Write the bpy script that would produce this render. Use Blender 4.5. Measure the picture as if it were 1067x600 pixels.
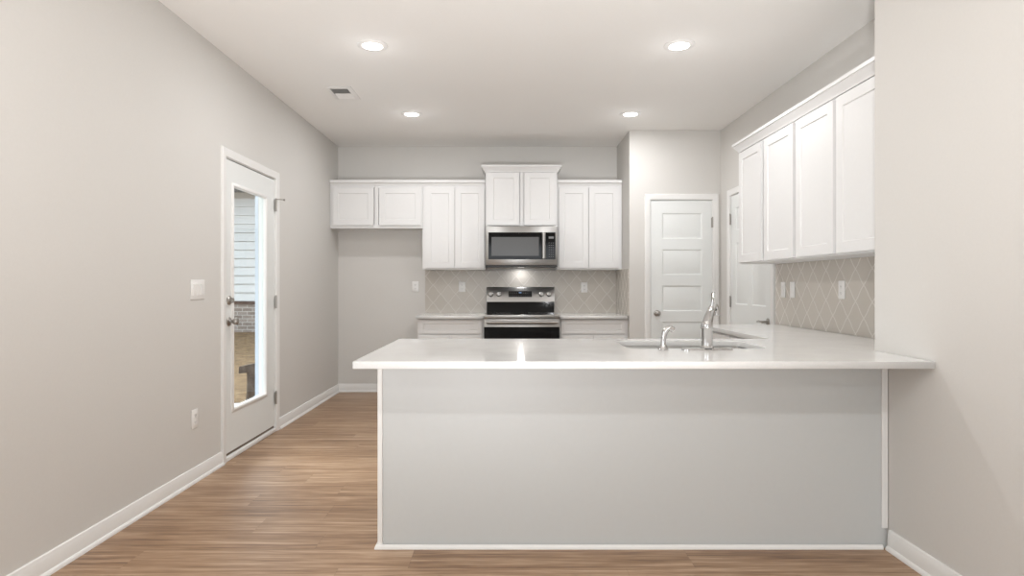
import bpy, bmesh, math, random
from mathutils import Vector, Matrix

# ------------------------------------------------------------------ clear
for o in list(bpy.data.objects):
    bpy.data.objects.remove(o, do_unlink=True)
SC = bpy.context.scene
COL = SC.collection
PI = math.pi
random.seed(7)

# ------------------------------------------------------------------ camera / world / light / exposure
EYE = 1.2
cam_d = bpy.data.cameras.new('camera')
cam = bpy.data.objects.new('camera', cam_d)
COL.objects.link(cam)
cam.location = (0, 0, EYE)
cam.rotation_euler = (PI / 2, 0, 0)
cam_d.sensor_fit = 'HORIZONTAL'
cam_d.sensor_width = 36.0
cam_d.lens = 620.0 / 1067.0 * 36.0
cam_d.shift_x = 3.5 / 1067.0
cam_d.shift_y = -3.0 / 1067.0
cam_d.clip_start = 0.05
SC.camera = cam

SC.view_settings.view_transform = 'Standard'
SC.view_settings.look = 'None'
SC.view_settings.gamma = 1.0
SC.view_settings.use_curve_mapping = False
SC.view_settings.exposure = 0.03

W = bpy.data.worlds.new('overcast_sky')
SC.world = W
W.use_nodes = True
bg = W.node_tree.nodes['Background']
bg.inputs['Color'].default_value = (0.86, 0.93, 1.0, 1)
bg.inputs['Strength'].default_value = 2.0

DOWN_W = 10.5          # each kitchen downlight
LIVING_W = 16.0        # each downlight of the living area behind the camera
REAR_WIN_W = 32.0     # daylight through the rear windows
LEFT_WIN_W = 16.0      # daylight through the dining window on the left wall
UPLIGHT_W = 500.0
SUN_W = 5.5
SPILL_W = 0.35
LAMP_COL = (0.985, 0.985, 1.0)
DAY_COL = (0.93, 0.97, 1.0)


def area(name, loc, rot, sx, sy, power, col, shape='RECTANGLE'):
    d = bpy.data.lights.new(name, 'AREA')
    d.shape = shape
    d.size = sx
    d.size_y = sy
    d.energy = power
    d.color = col
    o = bpy.data.objects.new(name, d)
    COL.objects.link(o)
    o.location = loc
    o.rotation_euler = rot
    return o


# room dimensions (metres)
H = 2.76            # ceiling
XL = -1.919         # left wall face
YB = 6.70           # back wall face
XS = 1.732          # near right wall face
YS = 2.815          # where the near right wall ends
XR = 2.14           # kitchen right wall face
YP = 6.00           # pantry wall face
XP = 1.218          # pantry side wall face
YF = -5.0           # rear wall of the living area
ZC = 0.89           # counter top

area('daylight_rear_window', (0, YF - 0.2, 1.45), (PI / 2, 0, 0), 3.0, 1.9, REAR_WIN_W, DAY_COL)
area('daylight_dining_window', (XL - 0.22, 0.75, 1.5), (0, -PI / 2, 0), 1.1, 1.1, LEFT_WIN_W, DAY_COL)
for lx, ly in ((-0.88, 0.1), (1.0, 0.1), (-0.88, -2.2), (1.0, -2.2)):
    area('living_downlight', (lx, ly, H - 0.02), (0, 0, 0), 0.15, 0.15, LIVING_W, LAMP_COL, 'DISK')

sun_d = bpy.data.lights.new('hazy_sun', 'SUN')            # bright part of the overcast sky, left of the house
sun_d.energy = SUN_W
sun_d.color = DAY_COL
sun_d.angle = math.radians(40)
sun_o = bpy.data.objects.new('hazy_sun', sun_d)
COL.objects.link(sun_o)
sun_o.rotation_euler = Vector((-1.0, 0.80, 0.90)).to_track_quat('Z', 'Y').to_euler()

up_d = bpy.data.lights.new('bounce_uplight', 'SPOT')      # uplight beside the camera, washing the ceiling
up_d.energy = UPLIGHT_W
up_d.color = LAMP_COL
up_d.spot_size = math.radians(108)
up_d.spot_blend = 1.0
up_d.shadow_soft_size = 0.12
up_o = bpy.data.objects.new('bounce_uplight', up_d)
COL.objects.link(up_o)
up_o.location = (-0.2, -0.6, 0.45)
up_o.rotation_euler = (math.radians(90 + 46), 0, 0)

# ------------------------------------------------------------------ materials
def new_mat(name):
    m = bpy.data.materials.new(name)
    m.use_nodes = True
    nt = m.node_tree
    return m, nt, nt.nodes['Principled BSDF']


def N(nt, typ, **kw):
    n = nt.nodes.new(typ)
    for k, v in kw.items():
        setattr(n, k, v)
    return n


def math_node(nt, op, a=None, b=None, c=None):
    n = N(nt, 'ShaderNodeMath', operation=op)
    for i, v in enumerate((a, b, c)):
        if v is None:
            continue
        if isinstance(v, (int, float)):
            n.inputs[i].default_value = v
        else:
            nt.links.new(v, n.inputs[i])
    return n.outputs[0]


def ramp(nt, fac, stops):
    n = N(nt, 'ShaderNodeValToRGB')
    cr = n.color_ramp
    while len(cr.elements) < len(stops):
        cr.elements.new(0.5)
    for e, (p, c) in zip(cr.elements, stops):
        e.position = p
        e.color = (*c, 1)
    nt.links.new(fac, n.inputs[0])
    return n.outputs[0]


def coords(nt, scale=(1, 1, 1), rot=(0, 0, 0), loc=(0, 0, 0)):
    tc = N(nt, 'ShaderNodeTexCoord')
    mp = N(nt, 'ShaderNodeMapping')
    mp.inputs['Scale'].default_value = scale
    mp.inputs['Rotation'].default_value = rot
    mp.inputs['Location'].default_value = loc
    nt.links.new(tc.outputs['Object'], mp.inputs['Vector'])
    return mp.outputs[0]


def painted(name, col, rough=0.5, var=0.012, scale=60, bump=0.02, spec=0.4):
    m, nt, b = new_mat(name)
    n = N(nt, 'ShaderNodeTexNoise')
    n.inputs['Scale'].default_value = scale
    n.inputs['Detail'].default_value = 3
    nt.links.new(coords(nt), n.inputs['Vector'])
    lo = tuple(c * (1 - var) for c in col)
    hi = tuple(min(1, c * (1 + var)) for c in col)
    nt.links.new(ramp(nt, n.outputs[0], [(0.3, lo), (0.7, hi)]), b.inputs['Base Color'])
    b.inputs['Roughness'].default_value = rough
    b.inputs['Specular IOR Level'].default_value = spec
    if bump:
        bp = N(nt, 'ShaderNodeBump')
        bp.inputs['Strength'].default_value = bump
        bp.inputs['Distance'].default_value = 0.002
        nt.links.new(n.outputs[0], bp.inputs['Height'])
        nt.links.new(bp.outputs[0], b.inputs['Normal'])
    return m


def metal(name, col, rough, stretch=(1, 1, 1), var=0.06):
    m, nt, b = new_mat(name)
    n = N(nt, 'ShaderNodeTexNoise')
    n.inputs['Scale'].default_value = 30
    n.inputs['Detail'].default_value = 2
    nt.links.new(coords(nt, stretch), n.inputs['Vector'])
    mr = N(nt, 'ShaderNodeMapRange')
    mr.inputs['To Min'].default_value = max(0.02, rough - var)
    mr.inputs['To Max'].default_value = rough + var
    nt.links.new(n.outputs[0], mr.inputs['Value'])
    nt.links.new(mr.outputs[0], b.inputs['Roughness'])
    b.inputs['Base Color'].default_value = (*col, 1)
    b.inputs['Metallic'].default_value = 1
    return m


M = {}
M['wall'] = painted('wall_paint', (0.645, 0.628, 0.598), 0.75, 0.008, 90, 0.05, 0.25)
M['ceiling'] = painted('ceiling_paint', (0.885, 0.875, 0.85), 0.85, 0.008, 120, 0.08, 0.2)
M['trim'] = painted('trim_paint', (0.80, 0.795, 0.775), 0.35, 0.006, 40, 0.0, 0.4)
M['cab'] = painted('cabinet_paint', (0.755, 0.752, 0.742), 0.38, 0.006, 40, 0.0, 0.4)
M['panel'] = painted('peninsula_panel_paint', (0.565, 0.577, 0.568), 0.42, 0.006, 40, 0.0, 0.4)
M['door'] = painted('door_paint', (0.775, 0.79, 0.775), 0.38, 0.006, 40, 0.0, 0.4)
M['plastic'] = painted('white_plastic', (0.83, 0.82, 0.80), 0.3, 0.004, 40, 0.0, 0.5)
M['slot'] = painted('dark_slot', (0.05, 0.05, 0.05), 0.6, 0.0, 40, 0.0, 0.2)
M['steel'] = metal('brushed_stainless', (0.37, 0.362, 0.348), 0.30, (0.6, 40, 40), 0.07)
M['sinksteel'] = metal('sink_stainless', (0.36, 0.36, 0.35), 0.36, (2, 2, 20), 0.05)
M['chrome'] = metal('chrome', (0.56, 0.555, 0.55), 0.09, (1, 1, 1), 0.02)
M['nickel'] = metal('satin_nickel', (0.42, 0.40, 0.375), 0.32, (1, 1, 1), 0.04)
M['black'] = painted('black_glass', (0.006, 0.006, 0.006), 0.06, 0.0, 40, 0.0, 0.2)
M['screen'] = painted('oven_window_mesh', (0.075, 0.073, 0.07), 0.2, 0.05, 300, 0.0, 0.5)
M['blackplastic'] = painted('black_plastic', (0.02, 0.02, 0.02), 0.35, 0.02, 60, 0.0, 0.4)
M['key'] = painted('printed_keys', (0.22, 0.22, 0.22), 0.3, 0.02, 60, 0.0, 0.4)
M['sweep'] = painted('bronze_door_sweep', (0.16, 0.12, 0.085), 0.5, 0.05, 60, 0.0, 0.4)
M['duct'] = painted('vent_duct', (0.42, 0.41, 0.39), 0.8, 0.02, 60, 0.0, 0.2)
M['roof'] = painted('roof_shingles', (0.05, 0.048, 0.045), 0.9, 0.3, 30, 0.3, 0.2)
M['siding'] = painted('vinyl_siding', (0.80, 0.815, 0.83), 0.5, 0.01, 20, 0.0, 0.3)
M['fascia'] = painted('beige_fascia', (0.50, 0.46, 0.41), 0.6, 0.02, 20, 0.0, 0.3)
M['soffit'] = painted('grey_soffit', (0.10, 0.10, 0.10), 0.7, 0.02, 20, 0.0, 0.3)
M['concrete'] = painted('patio_concrete', (0.66, 0.70, 0.76), 0.85, 0.06, 12, 0.2, 0.2)
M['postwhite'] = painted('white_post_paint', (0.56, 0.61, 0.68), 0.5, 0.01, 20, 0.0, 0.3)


def quartz():
    m, nt, b = new_mat('white_quartz')
    v = coords(nt)
    n = N(nt, 'ShaderNodeTexNoise')
    n.inputs['Scale'].default_value = 260
    n.inputs['Detail'].default_value = 2
    nt.links.new(v, n.inputs['Vector'])
    n2 = N(nt, 'ShaderNodeTexNoise')
    n2.inputs['Scale'].default_value = 7
    n2.inputs['Detail'].default_value = 5
    nt.links.new(v, n2.inputs['Vector'])
    s = math_node(nt, 'ADD', math_node(nt, 'MULTIPLY', n.outputs[0], 0.4), math_node(nt, 'MULTIPLY', n2.outputs[0], 0.6))
    nt.links.new(ramp(nt, s, [(0.35, (0.735, 0.73, 0.715)), (0.62, (0.80, 0.795, 0.78))]), b.inputs['Base Color'])
    b.inputs['Roughness'].default_value = 0.09
    b.inputs['Specular IOR Level'].default_value = 0.5
    return m


def planks():
    m, nt, b = new_mat('oak_vinyl_planks')
    L, Wd = 1.22, 0.18
    tc = N(nt, 'ShaderNodeTexCoord')
    sp = N(nt, 'ShaderNodeSeparateXYZ')
    nt.links.new(tc.outputs['Object'], sp.inputs[0])
    x, y = sp.outputs[0], sp.outputs[1]
    row = math_node(nt, 'FLOOR', math_node(nt, 'DIVIDE', y, Wd))
    rn = N(nt, 'ShaderNodeTexWhiteNoise', noise_dimensions='1D')
    nt.links.new(row, rn.inputs['W'])
    xs = math_node(nt, 'ADD', math_node(nt, 'DIVIDE', x, L), math_node(nt, 'MULTIPLY', rn.outputs[0], 7.0))
    col_i = math_node(nt, 'FLOOR', xs)
    cmb = N(nt, 'ShaderNodeCombineXYZ')
    nt.links.new(col_i, cmb.inputs[0])
    nt.links.new(row, cmb.inputs[1])
    pid = N(nt, 'ShaderNodeTexWhiteNoise', noise_dimensions='2D')
    nt.links.new(cmb.outputs[0], pid.inputs['Vector'])
    # grain: stretched noise, shifted per plank
    gv = N(nt, 'ShaderNodeCombineXYZ')
    nt.links.new(math_node(nt, 'ADD', math_node(nt, 'MULTIPLY', x, 1.6), math_node(nt, 'MULTIPLY', pid.outputs[0], 37.0)), gv.inputs[0])
    nt.links.new(math_node(nt, 'MULTIPLY', y, 38.0), gv.inputs[1])
    nt.links.new(pid.outputs[0], gv.inputs[2])
    g = N(nt, 'ShaderNodeTexNoise')
    g.inputs['Scale'].default_value = 1.0
    g.inputs['Detail'].default_value = 5
    g.inputs['Roughness'].default_value = 0.6
    g.inputs['Distortion'].default_value = 0.5
    nt.links.new(gv.outputs[0], g.inputs['Vector'])
    gv2 = N(nt, 'ShaderNodeCombineXYZ')
    nt.links.new(math_node(nt, 'ADD', math_node(nt, 'MULTIPLY', x, 7.0), math_node(nt, 'MULTIPLY', pid.outputs[0], 91.0)), gv2.inputs[0])
    nt.links.new(math_node(nt, 'MULTIPLY', y, 120.0), gv2.inputs[1])
    g2 = N(nt, 'ShaderNodeTexNoise')
    g2.inputs['Scale'].default_value = 1.0
    g2.inputs['Detail'].default_value = 3
    nt.links.new(gv2.outputs[0], g2.inputs['Vector'])
    f = math_node(nt, 'ADD', math_node(nt, 'MULTIPLY', g.outputs[0], 0.66),
                  math_node(nt, 'ADD', math_node(nt, 'MULTIPLY', g2.outputs[0], 0.26), math_node(nt, 'MULTIPLY', pid.outputs[0], 0.07)))
    c = ramp(nt, f, [(0.32, (0.14, 0.072, 0.034)), (0.45, (0.275, 0.160, 0.087)), (0.54, (0.385, 0.248, 0.150)), (0.68, (0.56, 0.40, 0.275))])
    # seams
    fy = math_node(nt, 'FRACT', math_node(nt, 'DIVIDE', y, Wd))
    ey = math_node(nt, 'LESS_THAN', fy, 0.012)
    fx = math_node(nt, 'FRACT', xs)
    ex = math_node(nt, 'LESS_THAN', fx, 0.0022)
    seam = math_node(nt, 'MAXIMUM', ex, ey)
    mx = N(nt, 'ShaderNodeMix', data_type='RGBA', blend_type='MULTIPLY')
    nt.links.new(math_node(nt, 'MULTIPLY', seam, 0.3), mx.inputs['Factor'])
    nt.links.new(c, mx.inputs['A'])
    mx.inputs['B'].default_value = (0.35, 0.3, 0.25, 1)
    nt.links.new(mx.outputs['Result'], b.inputs['Base Color'])
    b.inputs['Roughness'].default_value = 0.36
    b.inputs['Specular IOR Level'].default_value = 0.5
    bp = N(nt, 'ShaderNodeBump')
    bp.inputs['Strength'].default_value = 0.12
    bp.inputs['Distance'].default_value = 0.002
    nt.links.new(math_node(nt, 'SUBTRACT', g2.outputs[0], seam), bp.inputs['Height'])
    nt.links.new(bp.outputs[0], b.inputs['Normal'])
    return m


def lattice_tile(name, axis):
    """lantern / diamond lattice: light grout lines over greige tile; axis = world axis running along the wall"""
    m, nt, b = new_mat(name)
    tc = N(nt, 'ShaderNodeTexCoord')
    sp = N(nt, 'ShaderNodeSeparateXYZ')
    nt.links.new(tc.outputs['Object'], sp.inputs[0])
    u = sp.outputs[axis]
    w = sp.outputs[2]
    pw, ph = 0.170, 0.200
    a = math_node(nt, 'DIVIDE', u, pw)
    # gentle ogee swing of the edges
    k = math_node(nt, 'MULTIPLY', math_node(nt, 'SINE', math_node(nt, 'MULTIPLY', w, 4 * PI / ph)), 0.018)
    c = math_node(nt, 'DIVIDE', w, ph)
    p = math_node(nt, 'ADD', math_node(nt, 'ADD', a, c), k)
    q = math_node(nt, 'SUBTRACT', math_node(nt, 'SUBTRACT', a, c), k)

    def line(t):
        fr = math_node(nt, 'FRACT', t)
        d = math_node(nt, 'ABSOLUTE', math_node(nt, 'SUBTRACT', fr, 0.5))   # 0.5 at the line
        return math_node(nt, 'SMOOTH_MIN', 1.0, math_node(nt, 'MAXIMUM', math_node(nt, 'MULTIPLY', math_node(nt, 'SUBTRACT', d, 0.462), 45.0), 0.0), 0.1)
    g = math_node(nt, 'MAXIMUM', line(p), line(q))
    cm = N(nt, 'ShaderNodeCombineXYZ')
    nt.links.new(math_node(nt, 'FLOOR', p), cm.inputs[0])
    nt.links.new(math_node(nt, 'FLOOR', q), cm.inputs[1])
    wn = N(nt, 'ShaderNodeTexWhiteNoise', noise_dimensions='2D')
    nt.links.new(cm.outputs[0], wn.inputs['Vector'])
    tile = ramp(nt, wn.outputs[0], [(0.0, (0.56, 0.52, 0.465)), (1.0, (0.59, 0.55, 0.495))])
    mx = N(nt, 'ShaderNodeMix', data_type='RGBA')
    nt.links.new(g, mx.inputs['Factor'])
    nt.links.new(tile, mx.inputs['A'])
    mx.inputs['B'].default_value = (0.67, 0.64, 0.595, 1)
    nt.links.new(mx.outputs['Result'], b.inputs['Base Color'])
    mr = N(nt, 'ShaderNodeMapRange')
    mr.inputs['To Min'].default_value = 0.25
    mr.inputs['To Max'].default_value = 0.7
    nt.links.new(g, mr.inputs['Value'])
    nt.links.new(mr.outputs[0], b.inputs['Roughness'])
    bp = N(nt, 'ShaderNodeBump')
    bp.invert = True
    bp.inputs['Strength'].default_value = 0.3
    bp.inputs['Distance'].default_value = 0.002
    nt.links.new(g, bp.inputs['Height'])
    nt.links.new(bp.outputs[0], b.inputs['Normal'])
    return m


def brick_mat():
    m, nt, b = new_mat('grey_brown_brick')
    bt = N(nt, 'ShaderNodeTexBrick')
    nt.links.new(coords(nt, (1, 1, 1), (PI / 2, 0, 0)), bt.inputs['Vector'])
    bt.inputs['Scale'].default_value = 1.0
    bt.inputs['Brick Width'].default_value = 0.21
    bt.inputs['Row Height'].default_value = 0.075
    bt.inputs['Mortar Size'].default_value = 0.008
    bt.inputs['Color1'].default_value = (0.24, 0.19, 0.165, 1)
    bt.inputs['Color2'].default_value = (0.40, 0.34, 0.31, 1)
    bt.inputs['Mortar'].default_value = (0.55, 0.52, 0.49, 1)
    nt.links.new(bt.outputs[0], b.inputs['Base Color'])
    b.inputs['Roughness'].default_value = 0.9
    return m


def blotchy(name, stops, scale, detail=6, rough=0.95, stretch=(1, 1, 1)):
    m, nt, b = new_mat(name)
    n = N(nt, 'ShaderNodeTexNoise')
    n.inputs['Scale'].default_value = scale
    n.inputs['Detail'].default_value = detail
    n.inputs['Roughness'].default_value = 0.7
    nt.links.new(coords(nt, stretch), n.inputs['Vector'])
    nt.links.new(ramp(nt, n.outputs[0], stops), b.inputs['Base Color'])
    b.inputs['Roughness'].default_value = rough
    bp = N(nt, 'ShaderNodeBump')
    bp.inputs['Strength'].default_value = 0.6
    bp.inputs['Distance'].default_value = 0.02
    nt.links.new(n.outputs[0], bp.inputs['Height'])
    nt.links.new(bp.outputs[0], b.inputs['Normal'])
    return m


def glass_mat():
    m = bpy.data.materials.new('window_glass')
    m.use_nodes = True
    nt = m.node_tree
    nt.nodes.clear()
    out = N(nt, 'ShaderNodeOutputMaterial')
    mix = N(nt, 'ShaderNodeMixShader')
    tr = N(nt, 'ShaderNodeBsdfTransparent')
    tr.inputs[0].default_value = (0.96, 0.98, 0.97, 1)
    gl = N(nt, 'ShaderNodeBsdfGlossy')
    gl.inputs['Roughness'].default_value = 0.01
    lw = N(nt, 'ShaderNodeLayerWeight')
    lw.inputs['Blend'].default_value = 0.5
    nt.links.new(math_node(nt, 'MULTIPLY_ADD', math_node(nt, 'POWER', lw.outputs['Facing'], 5.0), 0.8, 0.03), mix.inputs[0])
    nt.links.new(tr.outputs[0], mix.inputs[1])
    nt.links.new(gl.outputs[0], mix.inputs[2])
    nt.links.new(mix.outputs[0], out.inputs[0])
    return m


def emit(name, col, s):
    m, nt, b = new_mat(name)
    b.inputs['Base Color'].default_value = (*col, 1)
    b.inputs['Emission Color'].default_value = (*col, 1)
    b.inputs['Emission Strength'].default_value = s
    return m


M['quartz'] = quartz()
M['floor'] = planks()
M['tile_x'] = lattice_tile('lattice_tile_back', 0)
M['tile_y'] = lattice_tile('lattice_tile_side', 1)
M['brick'] = brick_mat()
M['grass'] = blotchy('dormant_grass', [(0.3, (0.09, 0.048, 0.018)), (0.5, (0.21, 0.128, 0.058)), (0.7, (0.33, 0.225, 0.12))], 9)
M['bark'] = blotchy('weathered_brown_wood', [(0.3, (0.045, 0.030, 0.021)), (0.55, (0.11, 0.080, 0.060)), (0.75, (0.19, 0.15, 0.12))], 16, stretch=(1, 1, 0.6))
M['glass'] = glass_mat()
M['ledge'] = painted('dark_red_brick_ledge', (0.12, 0.075, 0.06), 0.9, 0.2, 14, 0.2, 0.2)
M['lamp'] = emit('lit_lens', (1.0, 0.97, 0.92), 6.0)
M['worklamp'] = emit('cooktop_lamp_lens', (1.0, 0.97, 0.92), 0.8)
M['digits'] = emit('clock_glow', (0.35, 0.55, 0.9), 0.1)

# ------------------------------------------------------------------ mesh helpers
IDENT = lambda a, b, c: (a, b, c)


class MB:
    def __init__(self):
        self.bm = bmesh.new()

    def box(self, x0, x1, y0, y1, z0, z1, bev=0.0, seg=1):
        r = bmesh.ops.create_cube(self.bm, size=1.0)
        vs = r['verts']
        for v in vs:
            v.co = Vector(((x0 + x1) / 2 + v.co.x * (x1 - x0), (y0 + y1) / 2 + v.co.y * (y1 - y0), (z0 + z1) / 2 + v.co.z * (z1 - z0)))
        if bev:
            es = list({e for v in vs for e in v.link_edges})
            bmesh.ops.bevel(self.bm, geom=es, offset=bev, segments=seg, profile=0.5, affect='EDGES')
        return self

    def lathe(self, prof, origin=(0, 0, 0), axis=(0, 0, 1), seg=32, caps=True):
        """prof: list of (radius, height along axis)"""
        ax = Vector(axis).normalized()
        up = Vector((1, 0, 0)) if abs(ax.x) < 0.9 else Vector((0, 1, 0))
        u = ax.cross(up).normalized()
        w = ax.cross(u)
        o = Vector(origin)
        rings = []
        for r, h in prof:
            ring = [self.bm.verts.new(o + ax * h + (u * math.cos(2 * PI * i / seg) + w * math.sin(2 * PI * i / seg)) * max(r, 1e-5)) for i in range(seg)]
            rings.append(ring)
        for a, b in zip(rings, rings[1:]):
            for i in range(seg):
                j = (i + 1) % seg
                self.bm.faces.new((a[i], a[j], b[j], b[i]))
        if caps:
            self.bm.faces.new(list(reversed(rings[0])))
            self.bm.faces.new(rings[-1])
        return self

    def tube(self, pts, radii, seg=16, squash=1.0, caps=True):
        pts = [Vector(p) for p in pts]
        if isinstance(radii, (int, float)):
            radii = [radii] * len(pts)
        prev_u = None
        rings = []
        for i, p in enumerate(pts):
            t = (pts[min(i + 1, len(pts) - 1)] - pts[max(i - 1, 0)]).normalized()
            if prev_u is None:
                ref = Vector((1, 0, 0)) if abs(t.x) < 0.9 else Vector((0, 1, 0))
                u = t.cross(ref).normalized()
            else:
                u = (prev_u - t * prev_u.dot(t)).normalized()
            prev_u = u
            w = t.cross(u)
            rings.append([self.bm.verts.new(p + (u * math.cos(2 * PI * k / seg) * squash + w * math.sin(2 * PI * k / seg)) * radii[i]) for k in range(seg)])
        for a, b in zip(rings, rings[1:]):
            for i in range(seg):
                j = (i + 1) % seg
                self.bm.faces.new((a[i], a[j], b[j], b[i]))
        if caps:
            self.bm.faces.new(list(reversed(rings[0])))
            self.bm.faces.new(rings[-1])
        return self

    def sweep(self, path, prof, side=1, mp=IDENT):
        """sweep closed profile (out, up) along a flat polyline, mitred; side=+1 puts 'out' to the right of the travel direction"""
        P = [Vector((p[0], p[1])) for p in path]
        nor = []
        for a, b in zip(P, P[1:]):
            d = (b - a).normalized()
            nor.append(Vector((d.y, -d.x)) * side)
        rings = []
        for i, p in enumerate(P):
            if i == 0:
                m = nor[0]
            elif i == len(P) - 1:
                m = nor[-1]
            else:
                m = nor[i - 1] + nor[i]
                m = m / (m.dot(nor[i]))
            rings.append([self.bm.verts.new(Vector(mp(p.x + m.x * o, p.y + m.y * o, u))) for o, u in prof])
        n = len(prof)
        for a, b in zip(rings, rings[1:]):
            for i in range(n):
                j = (i + 1) % n
                self.bm.faces.new((a[i], a[j], b[j], b[i]))
        self.bm.faces.new(rings[0])
        self.bm.faces.new(list(reversed(rings[-1])))
        return self

    def prism(self, poly, y0, y1, mp=IDENT):
        """poly in (x,z), extruded along y"""
        a = [self.bm.verts.new(Vector(mp(x, y0, z))) for x, z in poly]
        b = [self.bm.verts.new(Vector(mp(x, y1, z))) for x, z in poly]
        n = len(poly)
        for i in range(n):
            j = (i + 1) % n
            self.bm.faces.new((a[i], a[j], b[j], b[i]))
        self.bm.faces.new(list(reversed(a)))
        self.bm.faces.new(b)
        return self

    def paneled(self, x0, x1, z0, z1, yb, yf, panels, loops):
        """slab from yb (back) to yf (front, -y side), front face carrying panels; loops = [(inset, depth)...]"""
        bm = self.bm
        xs = sorted({x0, x1} | {p[0] for p in panels} | {p[1] for p in panels})
        zs = sorted({z0, z1} | {p[2] for p in panels} | {p[3] for p in panels})
        vg = {}

        def V(x, y, z):
            k = (round(x, 6), round(y, 6), round(z, 6))
            if k not in vg:
                vg[k] = bm.verts.new(k)
            return vg[k]
        def inside(cx, cz):
            return any(p[0] < cx < p[1] and p[2] < cz < p[3] for p in panels)
        for a, b in zip(xs, xs[1:]):
            for c, d in zip(zs, zs[1:]):
                if not inside((a + b) / 2, (c + d) / 2):
                    bm.faces.new((V(a, yf, c), V(b, yf, c), V(b, yf, d), V(a, yf, d)))
        for (a, b, c, d) in panels:
            prev = (a, b, c, d, 0.0)
            for ins, dep in loops:
                cur = (a + ins, b - ins, c + ins, d - ins, dep)
                A = [(prev[0], prev[2]), (prev[1], prev[2]), (prev[1], prev[3]), (prev[0], prev[3])]
                B = [(cur[0], cur[2]), (cur[1], cur[2]), (cur[1], cur[3]), (cur[0], cur[3])]
                for i in range(4):
                    j = (i + 1) % 4
                    bm.faces.new((V(A[i][0], yf + prev[4], A[i][1]), V(A[j][0], yf + prev[4], A[j][1]),
                                  V(B[j][0], yf + cur[4], B[j][1]), V(B[i][0], yf + cur[4], B[i][1])))
                prev = cur
            bm.faces.new((V(prev[0], yf + prev[4], prev[2]), V(prev[1], yf + prev[4], prev[2]),
                          V(prev[1], yf + prev[4], prev[3]), V(prev[0], yf + prev[4], prev[3])))
        # sides and back
        fr = [(x, z0) for x in xs] + [(x1, z) for z in zs[1:]] + [(x, z1) for x in reversed(xs[:-1])] + [(x0, z) for z in reversed(zs[1:-1])]
        for i in range(len(fr)):
            a, b = fr[i], fr[(i + 1) % len(fr)]
            bm.faces.new((V(a[0], yf, a[1]), V(a[0], yb, a[1]), V(b[0], yb, b[1]), V(b[0], yf, b[1])))
        bm.faces.new([V(x, yb, z) for x, z in fr])
        return self

    def build(self, name, mat, parent=None, smooth=35):
        bmesh.ops.recalc_face_normals(self.bm, faces=self.bm.faces[:])
        me = bpy.data.meshes.new(name)
        self.bm.to_mesh(me)
        self.bm.free()
        me.materials.append(mat)
        if smooth:
            me.polygons.foreach_set('use_smooth', [True] * len(me.polygons))
            me.set_sharp_from_angle(angle=math.radians(smooth))
        o = bpy.data.objects.new(name, me)
        COL.objects.link(o)
        if parent is not None:
            o.parent = parent
        return o


def box(name, mat, parent, *dims, bev=0.0, seg=1):
    return MB().box(*dims, bev=bev, seg=seg).build(name, mat, parent)


def tag(o, label=None, cat=None, group=None, kind=None):
    if label: o['label'] = label
    if cat: o['category'] = cat
    if group: o['group'] = group
    if kind: o['kind'] = kind
    return o


def thing(name, label, cat, loc=(0, 0, 0), rz=0.0, group=None):
    o = bpy.data.objects.new(name, None)
    o.empty_display_size = 0.1
    COL.objects.link(o)
    o.location = loc
    o.rotation_euler = (0, 0, rz)
    return tag(o, label, cat, group)


def struct(o, label, cat):
    return tag(o, label, cat, None, 'structure')


def struct_root(name, label, cat, loc, rz=0.0):
    return tag(thing(name, label, cat, loc, rz), kind='structure')


def dup(root, loc, rz=None, label=None):
    r = root.copy()
    COL.objects.link(r)
    r.location = loc
    if rz is not None:
        r.rotation_euler = (0, 0, rz)
    if label: r['label'] = label
    for ch in list(root.children):
        c = ch.copy()
        COL.objects.link(c)
        c.parent = r
        for g in list(ch.children):
            d = g.copy()
            COL.objects.link(d)
            d.parent = c
    return r


def rrect(x0, x1, y0, y1, r, seg=8):
    pts = []
    for cx, cy, a0 in ((x1 - r, y0 + r, -PI / 2), (x1 - r, y1 - r, 0), (x0 + r, y1 - r, PI / 2), (x0 + r, y0 + r, PI)):
        for i in range(seg + 1):
            a = a0 + PI / 2 * i / seg
            pts.append((cx + r * math.cos(a), cy + r * math.sin(a)))
    return pts


def flat_with_hole(name, mat, outer, holes, z0, z1, bevel=0.0015):
    cu = bpy.data.curves.new(name, 'CURVE')
    cu.dimensions = '2D'
    cu.fill_mode = 'BOTH'
    for poly in [outer] + holes:
        s = cu.splines.new('POLY')
        s.points.add(len(poly) - 1)
        for p, (x, y) in zip(s.points, poly):
            p.co = (x, y, 0, 1)
        s.use_cyclic_u = True
    cu.extrude = (z1 - z0) / 2 - bevel
    cu.bevel_depth = bevel
    cu.bevel_resolution = 1
    cu.offset = -bevel
    tmp = bpy.data.objects.new('tmp', cu)
    COL.objects.link(tmp)
    dg = bpy.context.evaluated_depsgraph_get()
    me = bpy.data.meshes.new_from_object(tmp.evaluated_get(dg))
    bpy.data.objects.remove(tmp, do_unlink=True)
    me.name = name
    me.transform(Matrix.Translation((0, 0, (z0 + z1) / 2)))
    me.materials.clear()
    me.materials.append(mat)
    o = bpy.data.objects.new(name, me)
    COL.objects.link(o)
    return o


# ------------------------------------------------------------------ the room shell
DY0, DY1, DZ = 4.022, 4.892, 2.072          # exterior door opening in the left wall
RY0, RY1 = 4.840, 5.735                      # door opening in the right wall
PX0, PX1 = 1.428, 2.058                      # pantry door opening
T = 0.14

struct(box('floor', M['floor'], None, XL - T, XR + T, YF - T, YB + T, -0.12, 0.0), 'brown oak vinyl plank floor', 'floor')
struct(box('ceiling', M['ceiling'], None, XL - T, XR + T, YF - T, YB + T, H, H + 0.12), 'pale greige painted ceiling with downlights', 'ceiling')

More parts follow.
